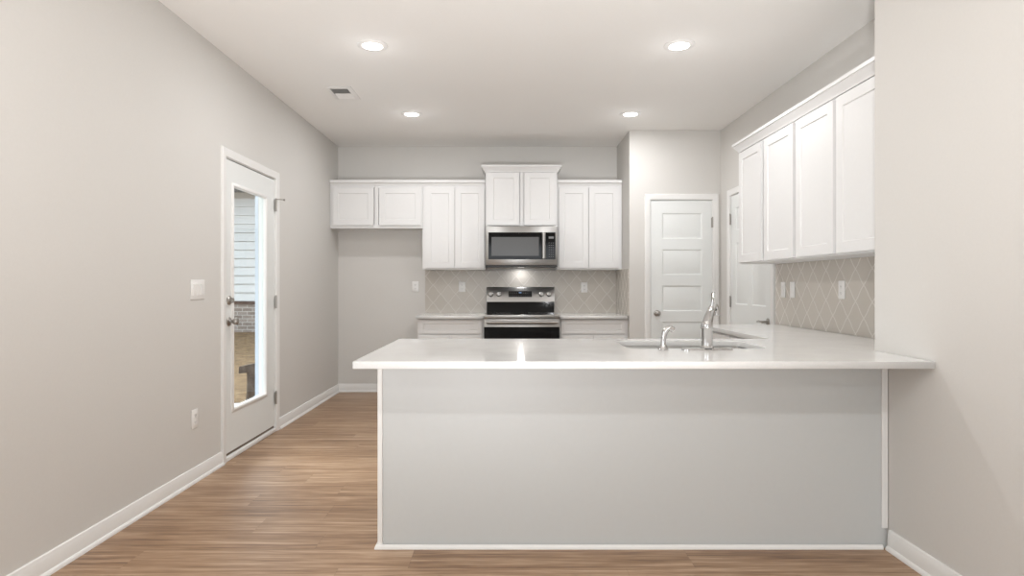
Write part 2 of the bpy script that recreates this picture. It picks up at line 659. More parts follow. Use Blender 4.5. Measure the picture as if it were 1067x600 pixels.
b = MB()
b.box(XL - T, XL, YF - T, 0.2, 0, H)
b.box(XL - T, XL, 0.2, 1.3, 0, 0.9)
b.box(XL - T, XL, 0.2, 1.3, 2.05, H)
b.box(XL - T, XL, 1.3, DY0, 0, H)
b.box(XL - T, XL, DY0, DY1, DZ, H)
b.box(XL - T, XL, DY1, YB + T, 0, H)
struct(b.build('wall_left', M['wall'], None), 'greige left wall with a glazed exterior door', 'wall')
struct(box('wall_back', M['wall'], None, XL, XP, YB, YB + T, 0, H), 'greige back wall behind cabinets and range', 'wall')
b = MB()
b.box(XP, XP + T, YP, YB + T, 0, H)
b.box(XP + T, PX0, YP, YP + T, 0, H)
b.box(PX0, PX1, YP, YP + T, DZ - 0.01, H)
b.box(PX1, XR, YP, YP + T, 0, H)
struct(b.build('wall_pantry', M['wall'], None), 'greige pantry wall jutting out right of the range', 'wall')
b = MB()
b.box(XR, XR + T, YS, RY0, 0, H)
b.box(XR, XR + T, RY0, RY1, DZ - 0.01, H)
b.box(XR, XR + T, RY1, YB + T, 0, H)
b.box(XR + 0.1, XR + T, RY0, RY1, 0, DZ - 0.01)
struct(b.build('wall_right', M['wall'], None), 'greige right wall behind the wall cabinets', 'wall')
struct(box('wall_near_right', M['wall'], None, XS, XR + T, YF - T, YS, 0, H), 'greige near right wall where the peninsula counter ends', 'wall')
b = MB()
b.box(XL, -1.5, YF - T, YF, 0, H)
b.box(1.5, XS, YF - T, YF, 0, H)
b.box(-1.5, 1.5, YF - T, YF, 2.4, H)
b.box(-1.5, 1.5, YF - T, YF, 0, 0.5)
struct(b.build('wall_rear', M['wall'], None), 'greige rear wall of the living area with a wide window', 'wall')

# baseboards (board with eased top plus shoe moulding)
BASE = [(0, 0), (0.024, 0), (0.024, 0.008), (0.020, 0.016), (0.014, 0.020), (0.014, 0.070), (0.011, 0.078), (0.009, 0.088), (0.005, 0.091), (0, 0.091)]
struct(MB().sweep([(XL, YF), (XL, DY0 - 0.048)], BASE).build('baseboard_left', M['trim'], None), 'white baseboard along the near left wall', 'baseboard')
struct(MB().sweep([(XL, DY1 + 0.06), (XL, YB), (-0.935, YB)], BASE).build('baseboard_back', M['trim'], None), 'white baseboard round the fridge alcove corner', 'baseboard')
struct(MB().sweep([(XS, 2.698), (XS, YF)], BASE).build('baseboard_right', M['trim'], None), 'white baseboard along the near right wall', 'baseboard')

# casing profile: (outward from opening, away from the wall)
CAS = [(0, 0), (0, 0.010), (0.006, 0.013), (0.040, 0.017), (0.052, 0.017), (0.057, 0.012), (0.057, 0)]


def casing(root, w, h, off=0.0):
    # local: opening spans x 0..w, z 0..h, wall face y=0, room side -y
    MB().sweep([(0, 0), (0, h), (w, h), (w, 0)], CAS, side=-1, mp=lambda a, c, d: (a, -d, c)).build('casing', M['trim'], root)


def jamb(root, w, h, depth, t=0.004):
    b = MB()
    b.box(-0.001, t, 0.0, depth, 0, h)
    b.box(w - t, w + 0.001, 0.0, depth, 0, h)
    b.box(t, w - t, 0.0, depth, h - t, h)
    b.build('jamb', M['trim'], root)


def hinge(root, x, z, y=0.0, hh=0.1):
    b = MB()
    b.lathe([(0.0065, 0), (0.0065, hh)], (x, y - 0.008, z - hh / 2), seg=14)
    b.lathe([(0.004, 0), (0.0075, 0.003), (0.004, 0.008)], (x, y - 0.008, z + hh / 2), seg=14)
    b.box(x - 0.014, x + 0.014, y - 0.004, y - 0.0015, z - hh / 2, z + hh / 2)
    return b.build('hinge', M['nickel'], root)


def knob(root, x, z, y, name='knob'):
    b = MB()
    b.lathe([(0.0, 0), (0.031, 0.0), (0.032, 0.004), (0.026, 0.009), (0.013, 0.012), (0.011, 0.028), (0.018, 0.034), (0.026, 0.044), (0.0275, 0.053), (0.024, 0.062), (0.012, 0.067), (0, 0.068)],
            (x, y, z), (0, -1, 0), caps=False)
    return b.build(name, M['nickel'], root)


# --- exterior door with a full-length pane (left wall); local x -> +Y, local -y -> +X (into the room)
w = DY1 - DY0
d1 = struct_root('door_1', 'white exterior door with a tall glass pane', 'door', (XL, DY0, 0), PI / 2)
casing(d1, w, DZ)
jamb(d1, w, DZ, 0.13)
gx0, gx1, gz0, gz1 = 0.120, 0.690, 0.335, 1.895     # glass opening
SY = 0.004                                             # slab face
b = MB()
sx0, sx1, sz0, sz1 = 0.007, w - 0.007, 0.050, DZ - 0.012
b.box(sx0, gx0, SY, SY + 0.044, sz0, sz1)
b.box(gx1, sx1, SY, SY + 0.044, sz0, sz1)
b.box(gx0, gx1, SY, SY + 0.044, sz0, gz0)
b.box(gx0, gx1, SY, SY + 0.044, gz1, sz1)
slab = b.build('slab', M['door'], d1)
# raised pane frame
PF = [(0.0, 0.014), (0.0, -0.002), (0.008, -0.011), (0.020, -0.011), (0.032, -0.003), (0.032, 0.002), (0.012, 0.002), (0.012, 0.014)]
bm_ = MB()
loop = [(gx0 + 0.012, gz0 + 0.012), (gx0 + 0.012, gz1 - 0.012), (gx1 - 0.012, gz1 - 0.012), (gx1 - 0.012, gz0 + 0.012)]
# closed mitred frame
rings = []
for (cx, cz, dx, dz) in ((loop[0][0], loop[0][1], -1, -1), (loop[1][0], loop[1][1], -1, 1), (loop[2][0], loop[2][1], 1, 1), (loop[3][0], loop[3][1], 1, -1)):
    rings.append([bm_.bm.verts.new((cx + dx * o, SY + d, cz + dz * o)) for o, d in PF])
for i in range(4):
    a, c = rings[i], rings[(i + 1) % 4]
    for k in range(len(PF)):
        j = (k + 1) % len(PF)
        bm_.bm.faces.new((a[k], a[j], c[j], c[k]))
bm_.build('pane_frame', M['trim'], d1)
box('glass_pane', M['glass'], d1, gx0 + 0.002, gx1 - 0.002, SY + 0.018, SY + 0.022, gz0 + 0.002, gz1 - 0.002)
box('door_sweep', M['sweep'], d1, sx0, sx1, SY + 0.006, SY + 0.040, 0.030, 0.0505)
b = MB()
b.box(0.004, w - 0.004, -0.012, 0.135, 0.0, 0.029, bev=0.006, seg=2)
b.build('threshold', M['trim'], d1)
for z in (1.855, 1.06, 0.275):
    hinge(d1, w - 0.006, z, -0.002)
b = MB()   # hinge pin door stop on the top hinge
b.tube([(w - 0.006, -0.010, 1.905), (w + 0.012, -0.045, 1.905), (w + 0.026, -0.060, 1.905)], [0.004, 0.004, 0.004], seg=10)
b.lathe([(0.009, 0), (0.009, 0.012)], (w + 0.026, -0.058, 1.905), (0.6, -0.8, 0), seg=14)
b.build('door_stop', M['nickel'], d1)
knob(d1, 0.066, 0.950, SY)
b = MB()
b.lathe([(0, 0), (0.031, 0.0), (0.031, 0.006), (0.025, 0.014), (0.010, 0.016), (0.010, 0.020), (0, 0.020)], (0.066, SY, 1.095), (0, -1, 0), caps=False)
b.box(0.066 - 0.005, 0.066 + 0.005, SY - 0.038, SY - 0.018, 1.095 - 0.017, 1.095 + 0.017, bev=0.003)
b.build('deadbolt', M['nickel'], d1)

# --- pantry door (five raised panels), faces the camera
w = PX1 - PX0
d2 = struct_root('door_2', 'white five panel pantry door with round knob', 'door', (PX0, YP, 0), 0)
PZ = DZ - 0.01
casing(d2, w, PZ)
jamb(d2, w, PZ, 0.12)
pan = [(0.12, w - 0.108, 1.668 - k * 0.3655, 1.668 - k * 0.3655 + 0.258) for k in range(5)]
RAISED = [(0.010, 0.007), (0.016, 0.007), (0.034, 0.0025)]
MB().paneled(0.006, w - 0.006, 0.012, PZ - 0.008, 0.040, 0.003, pan, RAISED).build('slab', M['door'], d2, smooth=20)
for z in (1.83, 1.07, 0.30):
    hinge(d2, w - 0.003, z, 0.0)
knob(d2, 0.068, 0.918, 0.003)

# --- six panel door in the right wall; local x -> -Y, local -y -> -X
w = RY1 - RY0
d3 = struct_root('door_3', 'white panelled door in the right wall beyond the wall cabinets', 'door', (XR, RY1, 0), -PI / 2)
casing(d3, w, PZ)
jamb(d3, w, PZ, 0.09)
pan = []
for (a, c) in ((0.12, 0.40), (w - 0.40, w - 0.12)):
    pan += [(a, c, 0.22, 0.83), (a, c, 1.02, 1.60), (a, c, 1.72, 1.93)]
MB().paneled(0.006, w - 0.006, 0.012, PZ - 0.008, 0.040, 0.003, pan, RAISED).build('slab', M['door'], d3, smooth=20)
for z in (1.83, 1.04, 0.30):
    hinge(d3, 0.004, z, 0.0)
b = MB()
lx, lz = w - 0.075, 0.895
b.lathe([(0, 0), (0.032, 0), (0.032, 0.005), (0.024, 0.010), (0.011, 0.013), (0.010, 0.045), (0.010, 0.052), (0, 0.052)], (lx, 0.003, lz), (0, -1, 0), caps=False)
b.tube([(lx + 0.008, -0.044, lz), (lx - 0.03, -0.046, lz + 0.001), (lx - 0.07, -0.046, lz + 0.004), (lx - 0.112, -0.042, lz - 0.003)], [0.010, 0.009, 0.008, 0.0065], seg=14)
b.build('lever_handle', M['nickel'], d3)

# ------------------------------------------------------------------ cabinets
SHK = [(0.004, 0.0055), (0.0042, 0.0065)]
RAIL = 0.060


def shaker(root, name, x0, x1, z0, z1, yf, t=0.019, rail=RAIL):
    o = MB().paneled(x0, x1, z0, z1, yf + t, yf, [(x0 + rail, x1 - rail, z0 + rail, z1 - rail)], SHK)
    return o.build(name, M['cab'], root, smooth=20)


def face_frame(root, w0, w1, z0, z1, yf, t=0.019, st=0.038, mids=(), rails=()):
    b = MB()
    b.box(w0, w0 + st, yf, yf + t, z0, z1)
    b.box(w1 - st, w1, yf, yf + t, z0, z1)
    b.box(w0 + st, w1 - st, yf, yf + t, z0, z0 + st)
    b.box(w0 + st, w1 - st, yf, yf + t, z1 - st, z1)
    for mx in mids:
        b.box(mx - st / 2, mx + st / 2, yf, yf + t, z0 + st, z1 - st)
    for rz in rails:
        b.box(w0 + st, w1 - st, yf, yf + t, rz - st / 2, rz + st / 2)
    return b.build('face_frame', M['cab'], root)


def wall_cabinet(name, label, loc, rz, x0, x1, z0, z1, depth, doors, dz0, dz1, group):
    """local: wall at y=0, front towards -y, depth to the face frame front"""
    r = thing(name, label, 'cabinet', loc, rz, group)
    box('carcass', M['cab'], r, x0, x1, -(depth - 0.019), -0.002, z0, z1)
    mids = [(a[1] + c[0]) / 2 for a, c in zip(doors, doors[1:])]
    face_frame(r, x0, x1, z0, z1, -depth, mids=mids)
    for a, c in doors:
        shaker(r, 'door', a, c, dz0, dz1, -depth - 0.020)
    return r


ZU0, ZU1 = 1.367, 2.285
GW = 'wall cabinets along the back wall'
DEP = 0.305
BX = lambda px: px   # readability only

# back wall, x given in the wall's own metres
wall_cabinet('fridge_cabinet', 'short white two-door wall cabinet over the empty fridge alcove', (0, YB, 0), 0,
             XL + 0.003, -0.926, 1.812, ZU1, DEP, [(-1.885, -1.448), (-1.388, -0.940)], 1.842, 2.243, GW)
wall_cabinet('wall_cabinet', 'tall white two-door wall cabinet left of the microwave', (0, YB, 0), 0,
             -0.924, -0.250, ZU0, ZU1, DEP, [(-0.895, -0.580), (-0.574, -0.262)], 1.385, 2.243, GW)
wall_cabinet('wall_cabinet', 'tall white two-door wall cabinet right of the microwave', (0, YB, 0), 0,
             0.522, XP - 0.003, ZU0, ZU1, DEP, [(0.540, 0.856), (0.862, 1.180)], 1.385, 2.243, GW)
mc = wall_cabinet('microwave_cabinet', 'raised white two-door wall cabinet above the microwave', (0, YB, 0), 0,
                  -0.244, 0.516, 1.823, 2.440, 0.365, [(-0.222, 0.114), (0.166, 0.494)], 1.836, 2.395, GW)
CROWN_B = [(0, 0), (0.010, 0.0), (0.012, 0.010), (0.022, 0.024), (0.036, 0.044), (0.040, 0.050), (0.046, 0.052), (0.046, 0.072), (0, 0.072)]
Z = 2.400
MB().sweep([(-0.244, -0.002), (-0.244, -0.365), (0.516, -0.365), (0.516, -0.002)], CROWN_B, side=1,
           mp=lambda a, c, d: (a, c, d + Z)).build('crown_moulding', M['cab'], mc)

CROWN_S = [(0, 0), (0.006, 0.0), (0.008, 0.012), (0.018, 0.024), (0.024, 0.030), (0.030, 0.032), (0.030, 0.060), (0, 0.060)]
o = MB().sweep([(XL + 0.004, YB - DEP - 0.001), (-0.252, YB - DEP - 0.001)], CROWN_S, side=1, mp=lambda a, c, d: (a, c, d + 2.266)).build('crown_moulding', M['cab'])
tag(o, 'white crown moulding over the fridge cabinet and the cabinet left of microwave', 'moulding', 'crown mouldings on the wall cabinets')
o = MB().sweep([(0.524, YB - DEP - 0.001), (XP - 0.004, YB - DEP - 0.001)], CROWN_S, side=1, mp=lambda a, c, d: (a, c, d + 2.266)).build('crown_moulding', M['cab'])
tag(o, 'short white crown moulding over the wall cabinet right of the microwave', 'moulding', 'crown mouldings on the wall cabinets')

# right wall: local x -> -Y (towards the camera)
GR = 'wall cabinets on the right wall'
DR = 0.290
Y1 = 4.760
ra = wall_cabinet('wall_cabinet', 'white two-door wall cabinet on the right wall, farther from the camera', (XR, Y1, 0), -PI / 2,
                  0.0, 0.945, ZU0, ZU1, DR, [(0.028, 0.440), (0.488, 0.927)], 1.378, 2.245, GR)
rb = wall_cabinet('wall_cabinet', 'white two-door wall cabinet on the right wall, nearer and cut off by the near wall', (XR, Y1, 0), -PI / 2,
                  0.947, 1.938, ZU0, ZU1, DR, [(0.966, 1.400), (1.434, 1.915)], 1.378, 2.245, GR)
fx = XR - DR
o = MB().sweep([(XR - 0.002, Y1 + 0.001), (fx - 0.001, Y1 + 0.001), (fx - 0.001, YS + 0.004)], CROWN_B, side=1, mp=lambda a, c, d: (a, c, d + 2.258)).build('crown_moulding', M['cab'])
tag(o, 'long white crown moulding over the right wall cabinets, receding from the camera', 'moulding', 'crown mouldings on the wall cabinets')


def base_cabinet(name, label, loc, rz, x0, x1, bays, depth, group, top=ZC - 0.032):
    r = thing(name, label, 'cabinet', loc, rz, group)
    b = MB()
    b.box(x0, x1, -(depth - 0.019), -0.012, 0.10, top)
    b.build('carcass', M['cab'], r)
    box('toe_kick', M['cab'], r, x0, x1, -(depth - 0.075), -0.012, 0.0, 0.10)
    face_frame(r, x0, x1, 0.10, top, -depth, mids=[(a[1] + c[0]) / 2 for a, c in zip(bays, bays[1:])], rails=(0.70,))
    for a, c in bays:
        shaker(r, 'drawer', a, c, 0.708, 0.846, -depth - 0.020, rail=0.036)
        m = (a + c) / 2
        shaker(r, 'door', a, m - 0.002, 0.118, 0.690, -depth - 0.020)
        shaker(r, 'door', m + 0.002, c, 0.118, 0.690, -depth - 0.020)
    return r


GB = 'base cabinets beside the range'
RX0, RX1 = -0.250, 0.514       # range width
base_cabinet('base_cabinet', 'white base cabinet with a drawer left of the range', (0, YB, 0), 0, -0.928, RX0 - 0.004, [(-0.905, RX0 - 0.024)], 0.630, GB)
base_cabinet('base_cabinet', 'white base cabinet with a drawer right of the range', (0, YB, 0), 0, RX1 + 0.004, XP - 0.002, [(RX1 + 0.022, XP - 0.030)], 0.630, GB)

# ------------------------------------------------------------------ countertops
GC = 'white quartz countertops'
o = flat_with_hole('countertop', M['quartz'], [(-0.940, YB - 0.690), (RX0 - 0.003, YB - 0.690), (RX0 - 0.003, YB - 0.011), (-0.940, YB - 0.011)], [], ZC - 0.030, ZC)
tag(o, 'small white quartz countertop left of the range', 'countertop', GC)
o = flat_with_hole('countertop', M['quartz'], [(RX1 + 0.003, YB - 0.690), (XP - 0.012, YB - 0.690), (XP - 0.012, YB - 0.011), (RX1 + 0.003, YB - 0.011)], [], ZC - 0.030, ZC)
tag(o, 'small white quartz countertop right of the range', 'countertop', GC)
CX0, CY0, CY1, CYE, CXI = -0.6325, 2.413, 3.445, 4.690, 1.510
outer = [(CX0, CY0), (XS - 0.002, CY0), (XS - 0.002, YS + 0.003), (XR - 0.011, YS + 0.003), (XR - 0.011, CYE), (CXI, CYE), (CXI, CY1), (CX0, CY1)]
SKX0, SKX1, SKY0, SKY1 = 0.585, 1.275, 2.905, 3.310
hole = rrect(SKX0, SKX1, SKY0, SKY1, 0.06)
o = flat_with_hole('peninsula_countertop', M['quartz'], outer, [hole], ZC - 0.030, ZC)
tag(o, 'large white quartz countertop of the peninsula, holding the sink', 'countertop', GC)

# ------------------------------------------------------------------ peninsula base
PXL, PYF, PYB = -0.594, 2.720, 2.815
pt = thing('kitchen_peninsula', 'white peninsula base with a plain panelled back facing the camera', 'kitchen peninsula', ((PXL + XS) / 2, PYF, 0))
ox = (PXL + XS) / 2
TOPZ = ZC - 0.031
box('back_panel', M['panel'], pt, PXL - ox, XS - 0.002 - ox, 0, PYB - PYF, 0, TOPZ)
b = MB(); b.box(PXL - 0.004 - ox, PXL + 0.018 - ox, -0.008, PYB - PYF, 0.0, TOPZ, bev=0.002); b.build('corner_trim', M['trim'], pt)
b = MB(); b.box(XS - 0.030 - ox, XS - 0.003 - ox, -0.010, -0.0005, 0.092, TOPZ, bev=0.002); b.build('corner_trim', M['trim'], pt)
SHOE = [(0, 0), (0.012, 0), (0.0115, 0.007), (0.009, 0.014), (0.005, 0.0185), (0, 0.019)]
MB().sweep([(PXL - 0.004 - ox, PYB - PYF), (PXL - 0.004 - ox, -0.008), (XS - 0.030 - ox, -0.008)], SHOE, side=1).build('shoe_moulding', M['trim'], pt)
# kitchen side of the peninsula: open-topped carcass so the bowl has room
b = MB()
y0_, y1_ = PYB - PYF + 0.001, 3.410 - PYF
b.box(PXL - ox, PXL + 0.018 - ox, y0_, y1_, 0.10, TOPZ)
b.box(PXL + 0.018 - ox, 1.40 - ox, y0_, y1_, 0.10, 0.12)
b.box(1.40 - ox, 1.418 - ox, y0_, y1_, 0.10, TOPZ)
b.box(PXL + 0.018 - ox, 1.40 - ox, y1_ - 0.019, y1_, 0.12, TOPZ)
b.build('carcass', M['cab'], pt)
box('toe_kick', M['cab'], pt, PXL - ox, 1.418 - ox, y0_, y1_ - 0.07, 0.0, 0.10)
for k in range(4):
    a = PXL + 0.02 + k * 0.495
    q = MB().paneled(-(a + 0.485 - ox), -(a - ox), 0.118, 0.846, 0.019, 0.0, [(-(a + 0.425 - ox), -(a + 0.06 - ox), 0.178, 0.786)], SHK)
    for v in q.bm.verts:
        v.co = Vector((-v.co.x, y1_ + 0.020 - v.co.y, v.co.z))
    q.build('door', M['cab'], pt, smooth=20)

# right run of base cabinet (below the right-hand counter)
r = base_cabinet('corner_base_cabinet', 'white base cabinet under the right-hand counter run', (XR, 4.68, 0), -PI / 2, 0.0, 1.19, [(0.02, 0.585), (0.605, 1.17)], 0.600, GB)
r['group'] = 'base cabinets'

# ------------------------------------------------------------------ backsplashes
GS = 'lattice tile backsplashes'
b = MB()
b.box(-0.938, XP - 0.010, YB - 0.009, YB - 0.0005, ZC + 0.0005 - 0.0, 1.366)
o = b.build('backsplash', M['tile_x'])
tag(o, 'greige lattice tile backsplash on the back wall behind the range', 'backsplash', GS)
o = box('backsplash', M['tile_y'], None, XP - 0.0095, XP - 0.0005, YP + 0.012, YB - 0.0005, ZC + 0.0005, 1.366)
tag(o, 'narrow tile return on the pantry side wall right of the range', 'backsplash', GS)
o = box('backsplash', M['tile_y'], None, XR - 0.0095, XR - 0.0005, YS + 0.002, 4.745, ZC + 0.0005, 1.366)
tag(o, 'greige lattice tile backsplash under the right wall cabinets', 'backsplash', GS)

# ------------------------------------------------------------------ range
rg = thing('range', 'stainless steel electric range with black glass cooktop', 'stove', ((RX0 + RX1) / 2, YB - 0.012, 0))
hw = (RX1 - RX0) / 2 - 0.001
FY = -0.715                       # door front (local)
box('body', M['steel'], rg, -hw, hw, FY + 0.045, -0.02, 0.06, 0.880)
for sx in (-1, 1):
    for sy in (FY + 0.12, -0.08):
        MB().lathe([(0.02, 0), (0.02, 0.06)], (sx * (hw - 0.06), sy, 0), seg=12).build('foot', M['blackplastic'], rg)
box('cooktop', M['black'], rg, -hw, hw, FY + 0.030, -0.075, 0.880, 0.897, bev=0.004)
for (cx, cy, rr) in ((-0.19, -0.50, 0.11), (0.19, -0.50, 0.09), (-0.19, -0.23, 0.075), (0.19, -0.23, 0.11)):
    for rad in (rr,):
        MB().lathe([(rad, 0), (rad, 0.0004), (rad - 0.003, 0.0004), (rad - 0.003, 0)], (cx, cy, 0.8972), seg=40, caps=False).build('burner_ring', M['key'], rg)
box('front_rail', M['steel'], rg, -hw, hw, FY + 0.005, FY + 0.030, 0.862, 0.901, bev=0.005, seg=2)
# backguard: black lower riser and tilted steel control panel
b = MB()
b.prism([(-0.075, 0.897), (-0.004, 0.897), (-0.004, 1.016), (-0.062, 1.016)], -hw + 0.006, hw - 0.006, mp=lambda a, y, z: (y, a, z))
b.build('backguard_riser', M['black'], rg)
b = MB()
bgp = [(-0.068, 1.014), (-0.004, 1.014), (-0.004, 1.178), (-0.030, 1.178), (-0.036, 1.172)]
b.prism(bgp, -hw, hw, mp=lambda a, y, z: (y, a, z))
bmesh.ops.bevel(b.bm, geom=list(b.bm.edges), offset=0.003, segments=2, affect='EDGES')
bgo = b.build('backguard', M['steel'], rg)
tilt = Vector((0, -1.0, 0.2)).normalized()


def bg_pt(x, z, off=0.0):
    t = (z - 1.014) / (1.172 - 1.014)
    return Vector((x, -0.068 + t * 0.032, z)) + tilt * off


def bg_plate(name, mat, x0, x1, z0, z1, o0, o1):
    b = MB()
    vs = [b.bm.verts.new(bg_pt(x, z, o)) for o in (o0, o1) for x, z in ((x0, z0), (x1, z0), (x1, z1), (x0, z1))]
    for f in ((3, 2, 1, 0), (4, 5, 6, 7), (0, 1, 5, 4), (1, 2, 6, 5), (2, 3, 7, 6), (3, 0, 4, 7)):
        b.bm.faces.new([vs[i] for i in f])
    return b.build(name, mat, rg, smooth=0)


dsp = bg_plate('display', M['black'], -0.133, 0.127, 1.068, 1.132, -0.001, 0.002)
for i in range(10):
    for j in range(2):
        if 4 <= i <= 5 and j == 1:
            continue
        x = -0.115 + i * 0.0245
        p = bg_pt(x, 1.082 + j * 0.03, 0.0024)
        box('touch_key', M['key'], dsp, p.x - 0.005, p.x + 0.005, p.y - 0.0002, p.y + 0.0002, p.z - 0.0018, p.z + 0.0018)
p = bg_pt(-0.003, 1.115, 0.0028)
box('clock', M['digits'], rg, p.x - 0.014, p.x + 0.014, p.y - 0.0002, p.y + 0.0002, p.z - 0.005, p.z + 0.005)
for kx in (-0.333, -0.244, 0.231, 0.317):
    b = MB()
    p = bg_pt(kx, 1.098)
    b.lathe([(0.029, 0), (0.029, 0.004), (0.024, 0.007), (0.023, 0.026), (0.020, 0.030), (0.0, 0.030)], p, tilt, seg=28, caps=False)
    q = p + tilt * 0.032
    b.box(q.x - 0.005, q.x + 0.005, q.y - 0.004, q.y + 0.006, q.z - 0.022, q.z + 0.022, bev=0.002)
    b.build('knob', M['steel'], rg)
# oven door
od = box('oven_door', M['steel'], rg, -hw, hw, FY, FY + 0.044, 0.245, 0.858, bev=0.004, seg=2)
box('oven_window', M['black'], od, -hw + 0.002, hw - 0.002, FY - 0.003, FY + 0.002, 0.300, 0.780)
b = MB()
hz = 0.829
b.tube([(-hw + 0.028, FY - 0.050, hz), (hw - 0.028, FY - 0.050, hz)], 0.015, seg=20, squash=1.0)
for sx in (-1, 1):
    b.tube([(sx * (hw - 0.060), FY + 0.001, hz), (sx * (hw - 0.060), FY - 0.050, hz)], 0.011, seg=14)
b.build('handle', M['steel'], od)
box('storage_drawer', M['steel'], rg, -hw, hw, FY, FY + 0.044, 0.068, 0.238, bev=0.004, seg=2)

# ------------------------------------------------------------------ microwave
mx = (RX0 + RX1) / 2 + 0.004
mw = thing('microwave', 'stainless over-the-range microwave with black window', 'microwave', (mx, YB - 0.002, 1.392))
mh = 0.428
whw = 0.378
MF = -0.445                         # front
box('body', M['blackplastic'], mw, -whw + 0.003, whw - 0.003, MF + 0.040, -0.010, 0.004, mh)
dr = box('door', M['steel'], mw, -whw, whw, MF, MF + 0.039, 0.018, mh, bev=0.004, seg=2)
box('glass_front', M['black'], dr, -whw + 0.030, whw - 0.022, MF - 0.003, MF + 0.002, 0.078, mh - 0.066)
box('window', M['screen'], dr, -whw + 0.062, 0.182, MF - 0.0042, MF - 0.0028, 0.115, mh - 0.115)
b = MB()
hx = 0.232
b.tube([(hx, MF - 0.040, 0.086), (hx, MF - 0.040, mh - 0.074)], 0.019, seg=20, squash=0.6)
for z in (0.115, mh - 0.105):
    b.tube([(hx, MF - 0.002, z), (hx, MF - 0.040, z)], 0.009, seg=12)
b.build('handle', M['steel'], dr)
cp = box('control_panel', M['black'], dr, 0.268, whw - 0.026, MF - 0.0042, MF - 0.0028, 0.085, mh - 0.074)
for i in range(3):
    for j in range(7):
        box('key', M['key'], cp, 0.284 + i * 0.021, 0.296 + i * 0.021, MF - 0.0048, MF - 0.0043, 0.105 + j * 0.024, 0.1085 + j * 0.024)
box('clock', M['key'], dr, 0.285, 0.338, MF - 0.0048, MF - 0.0043, 0.296, 0.318)
b = MB()
b.box(-whw + 0.002, whw - 0.002, MF + 0.006, MF + 0.039, 0.0, 0.016)
b.build('vent_grille', M['blackplastic'], mw)
ml = box('cooktop_light', M['worklamp'], mw, -0.035, 0.035, -0.13, -0.10, 0.0010, 0.0039)
a = area('cooktop_beam', (0.0, -0.115, -0.004), (0, 0, 0), 0.07, 0.03, 0.6, LAMP_COL)
a.parent = mw

# ------------------------------------------------------------------ sink
sk = thing('sink', 'stainless steel undermount sink in the peninsula countertop', 'sink', ((SKX0 + SKX1) / 2, (SKY0 + SKY1) / 2, ZC - 0.031 - 0.20))
cx_, cy_ = (SKX0 + SKX1) / 2, (SKY0 + SKY1) / 2
b = MB()
levels = [(0.020, 0.199, 0.07), (-0.004, 0.199, 0.055), (-0.006, 0.195, 0.055), (-0.010, 0.03, 0.055), (-0.030, 0.004, 0.06), (-0.06, 0.0, 0.06)]
rings = []
for off, z, rr in levels:
    pts = rrect(SKX0 - off - cx_, SKX1 + off - cx_, SKY0 - off - cy_, SKY1 + off - cy_, rr)
    rings.append([b.bm.verts.new((x, y, z)) for x, y in pts])
for a, c in zip(rings, rings[1:]):
    n = len(a)
    for i in range(n):
        b.bm.faces.new((a[i], a[(i + 1) % n], c[(i + 1) % n], c[i]))
b.bm.faces.new(rings[-1])
ob = b.build('bowl', M['sinksteel'], sk, smooth=50)
sm = ob.modifiers.new('thickness', 'SOLIDIFY'); sm.thickness = 0.0012; sm.offset = -1
b = MB()
b.lathe([(0, 0.0012), (0.018, 0.001), (0.036, 0.0035), (0.043, 0.0045), (0.045, 0.0012), (0.045, 0.0005)], (0.0, 0.03, 0.0012), seg=28, caps=False)
b.build('drain', M['chrome'], sk)

# faucet, on the camera side of the bowl: we look at its back
fa = thing('faucet', 'chrome pull-out kitchen faucet standing on the peninsula countertop', 'faucet', (0.948, 2.842, ZC))
b = MB()
pl = rrect(-0.122, 0.122, -0.026, 0.026, 0.0255, 8)
lv = [(0, 0.0), (0.0, 0.006), (-0.004, 0.010)]
rings = []
for off, z in lv:
    pp = rrect(-0.122 - off, 0.122 + off, -0.026 - off, 0.026 + off, 0.0255 + off, 8)
    rings.append([b.bm.verts.new((x, y, z + 0.0003)) for x, y in pp])
for a, c in zip(rings, rings[1:]):
    n = len(a)
    for i in range(n):
        b.bm.faces.new((a[i], a[(i + 1) % n], c[(i + 1) % n], c[i]))
b.bm.faces.new(rings[-1]); b.bm.faces.new(list(reversed(rings[0])))
b.build('deck_plate', M['chrome'], fa)
b = MB()
b.lathe([(0.030, 0.010), (0.031, 0.016), (0.026, 0.022), (0.0255, 0.098), (0.028, 0.102), (0.028, 0.110), (0.0255, 0.113), (0.025, 0.130), (0.018, 0.142), (0.0, 0.145)], (0, 0, 0), seg=32, caps=False)
b.build('body', M['chrome'], fa)
b = MB()    # spout climbs away from the camera, swivelled to the right
b.tube([(0.000, 0.000, 0.105), (0.006, 0.012, 0.132), (0.024, 0.040, 0.164), (0.048, 0.080, 0.190), (0.066, 0.112, 0.203), (0.078, 0.134, 0.207)],
       [0.0235, 0.0235, 0.021, 0.0185, 0.0170, 0.0165], seg=20)
sp_ = b.build('spout', M['chrome'], fa)
b = MB()
b.tube([(0.074, 0.128, 0.2065), (0.084, 0.146, 0.206), (0.093, 0.161, 0.198), (0.099, 0.170, 0.182), (0.102, 0.174, 0.160)], [0.0172, 0.0185, 0.0190, 0.0190, 0.0175], seg=20)
b.build('spray_head', M['chrome'], fa)
b = MB()    # slim lever standing on the shoulder of the spout
b.lathe([(0.012, 0), (0.013, 0.008), (0.009, 0.016), (0, 0.019)], (0.040, 0.058, 0.192), (0.15, 0, 1), seg=20, caps=False)
b.tube([(0.042, 0.058, 0.200), (0.045, 0.057, 0.225), (0.047, 0.055, 0.250), (0.048, 0.053, 0.275)], [0.0070, 0.0055, 0.0050, 0.0062], seg=14)
b.build('lever_handle', M['chrome'], fa)

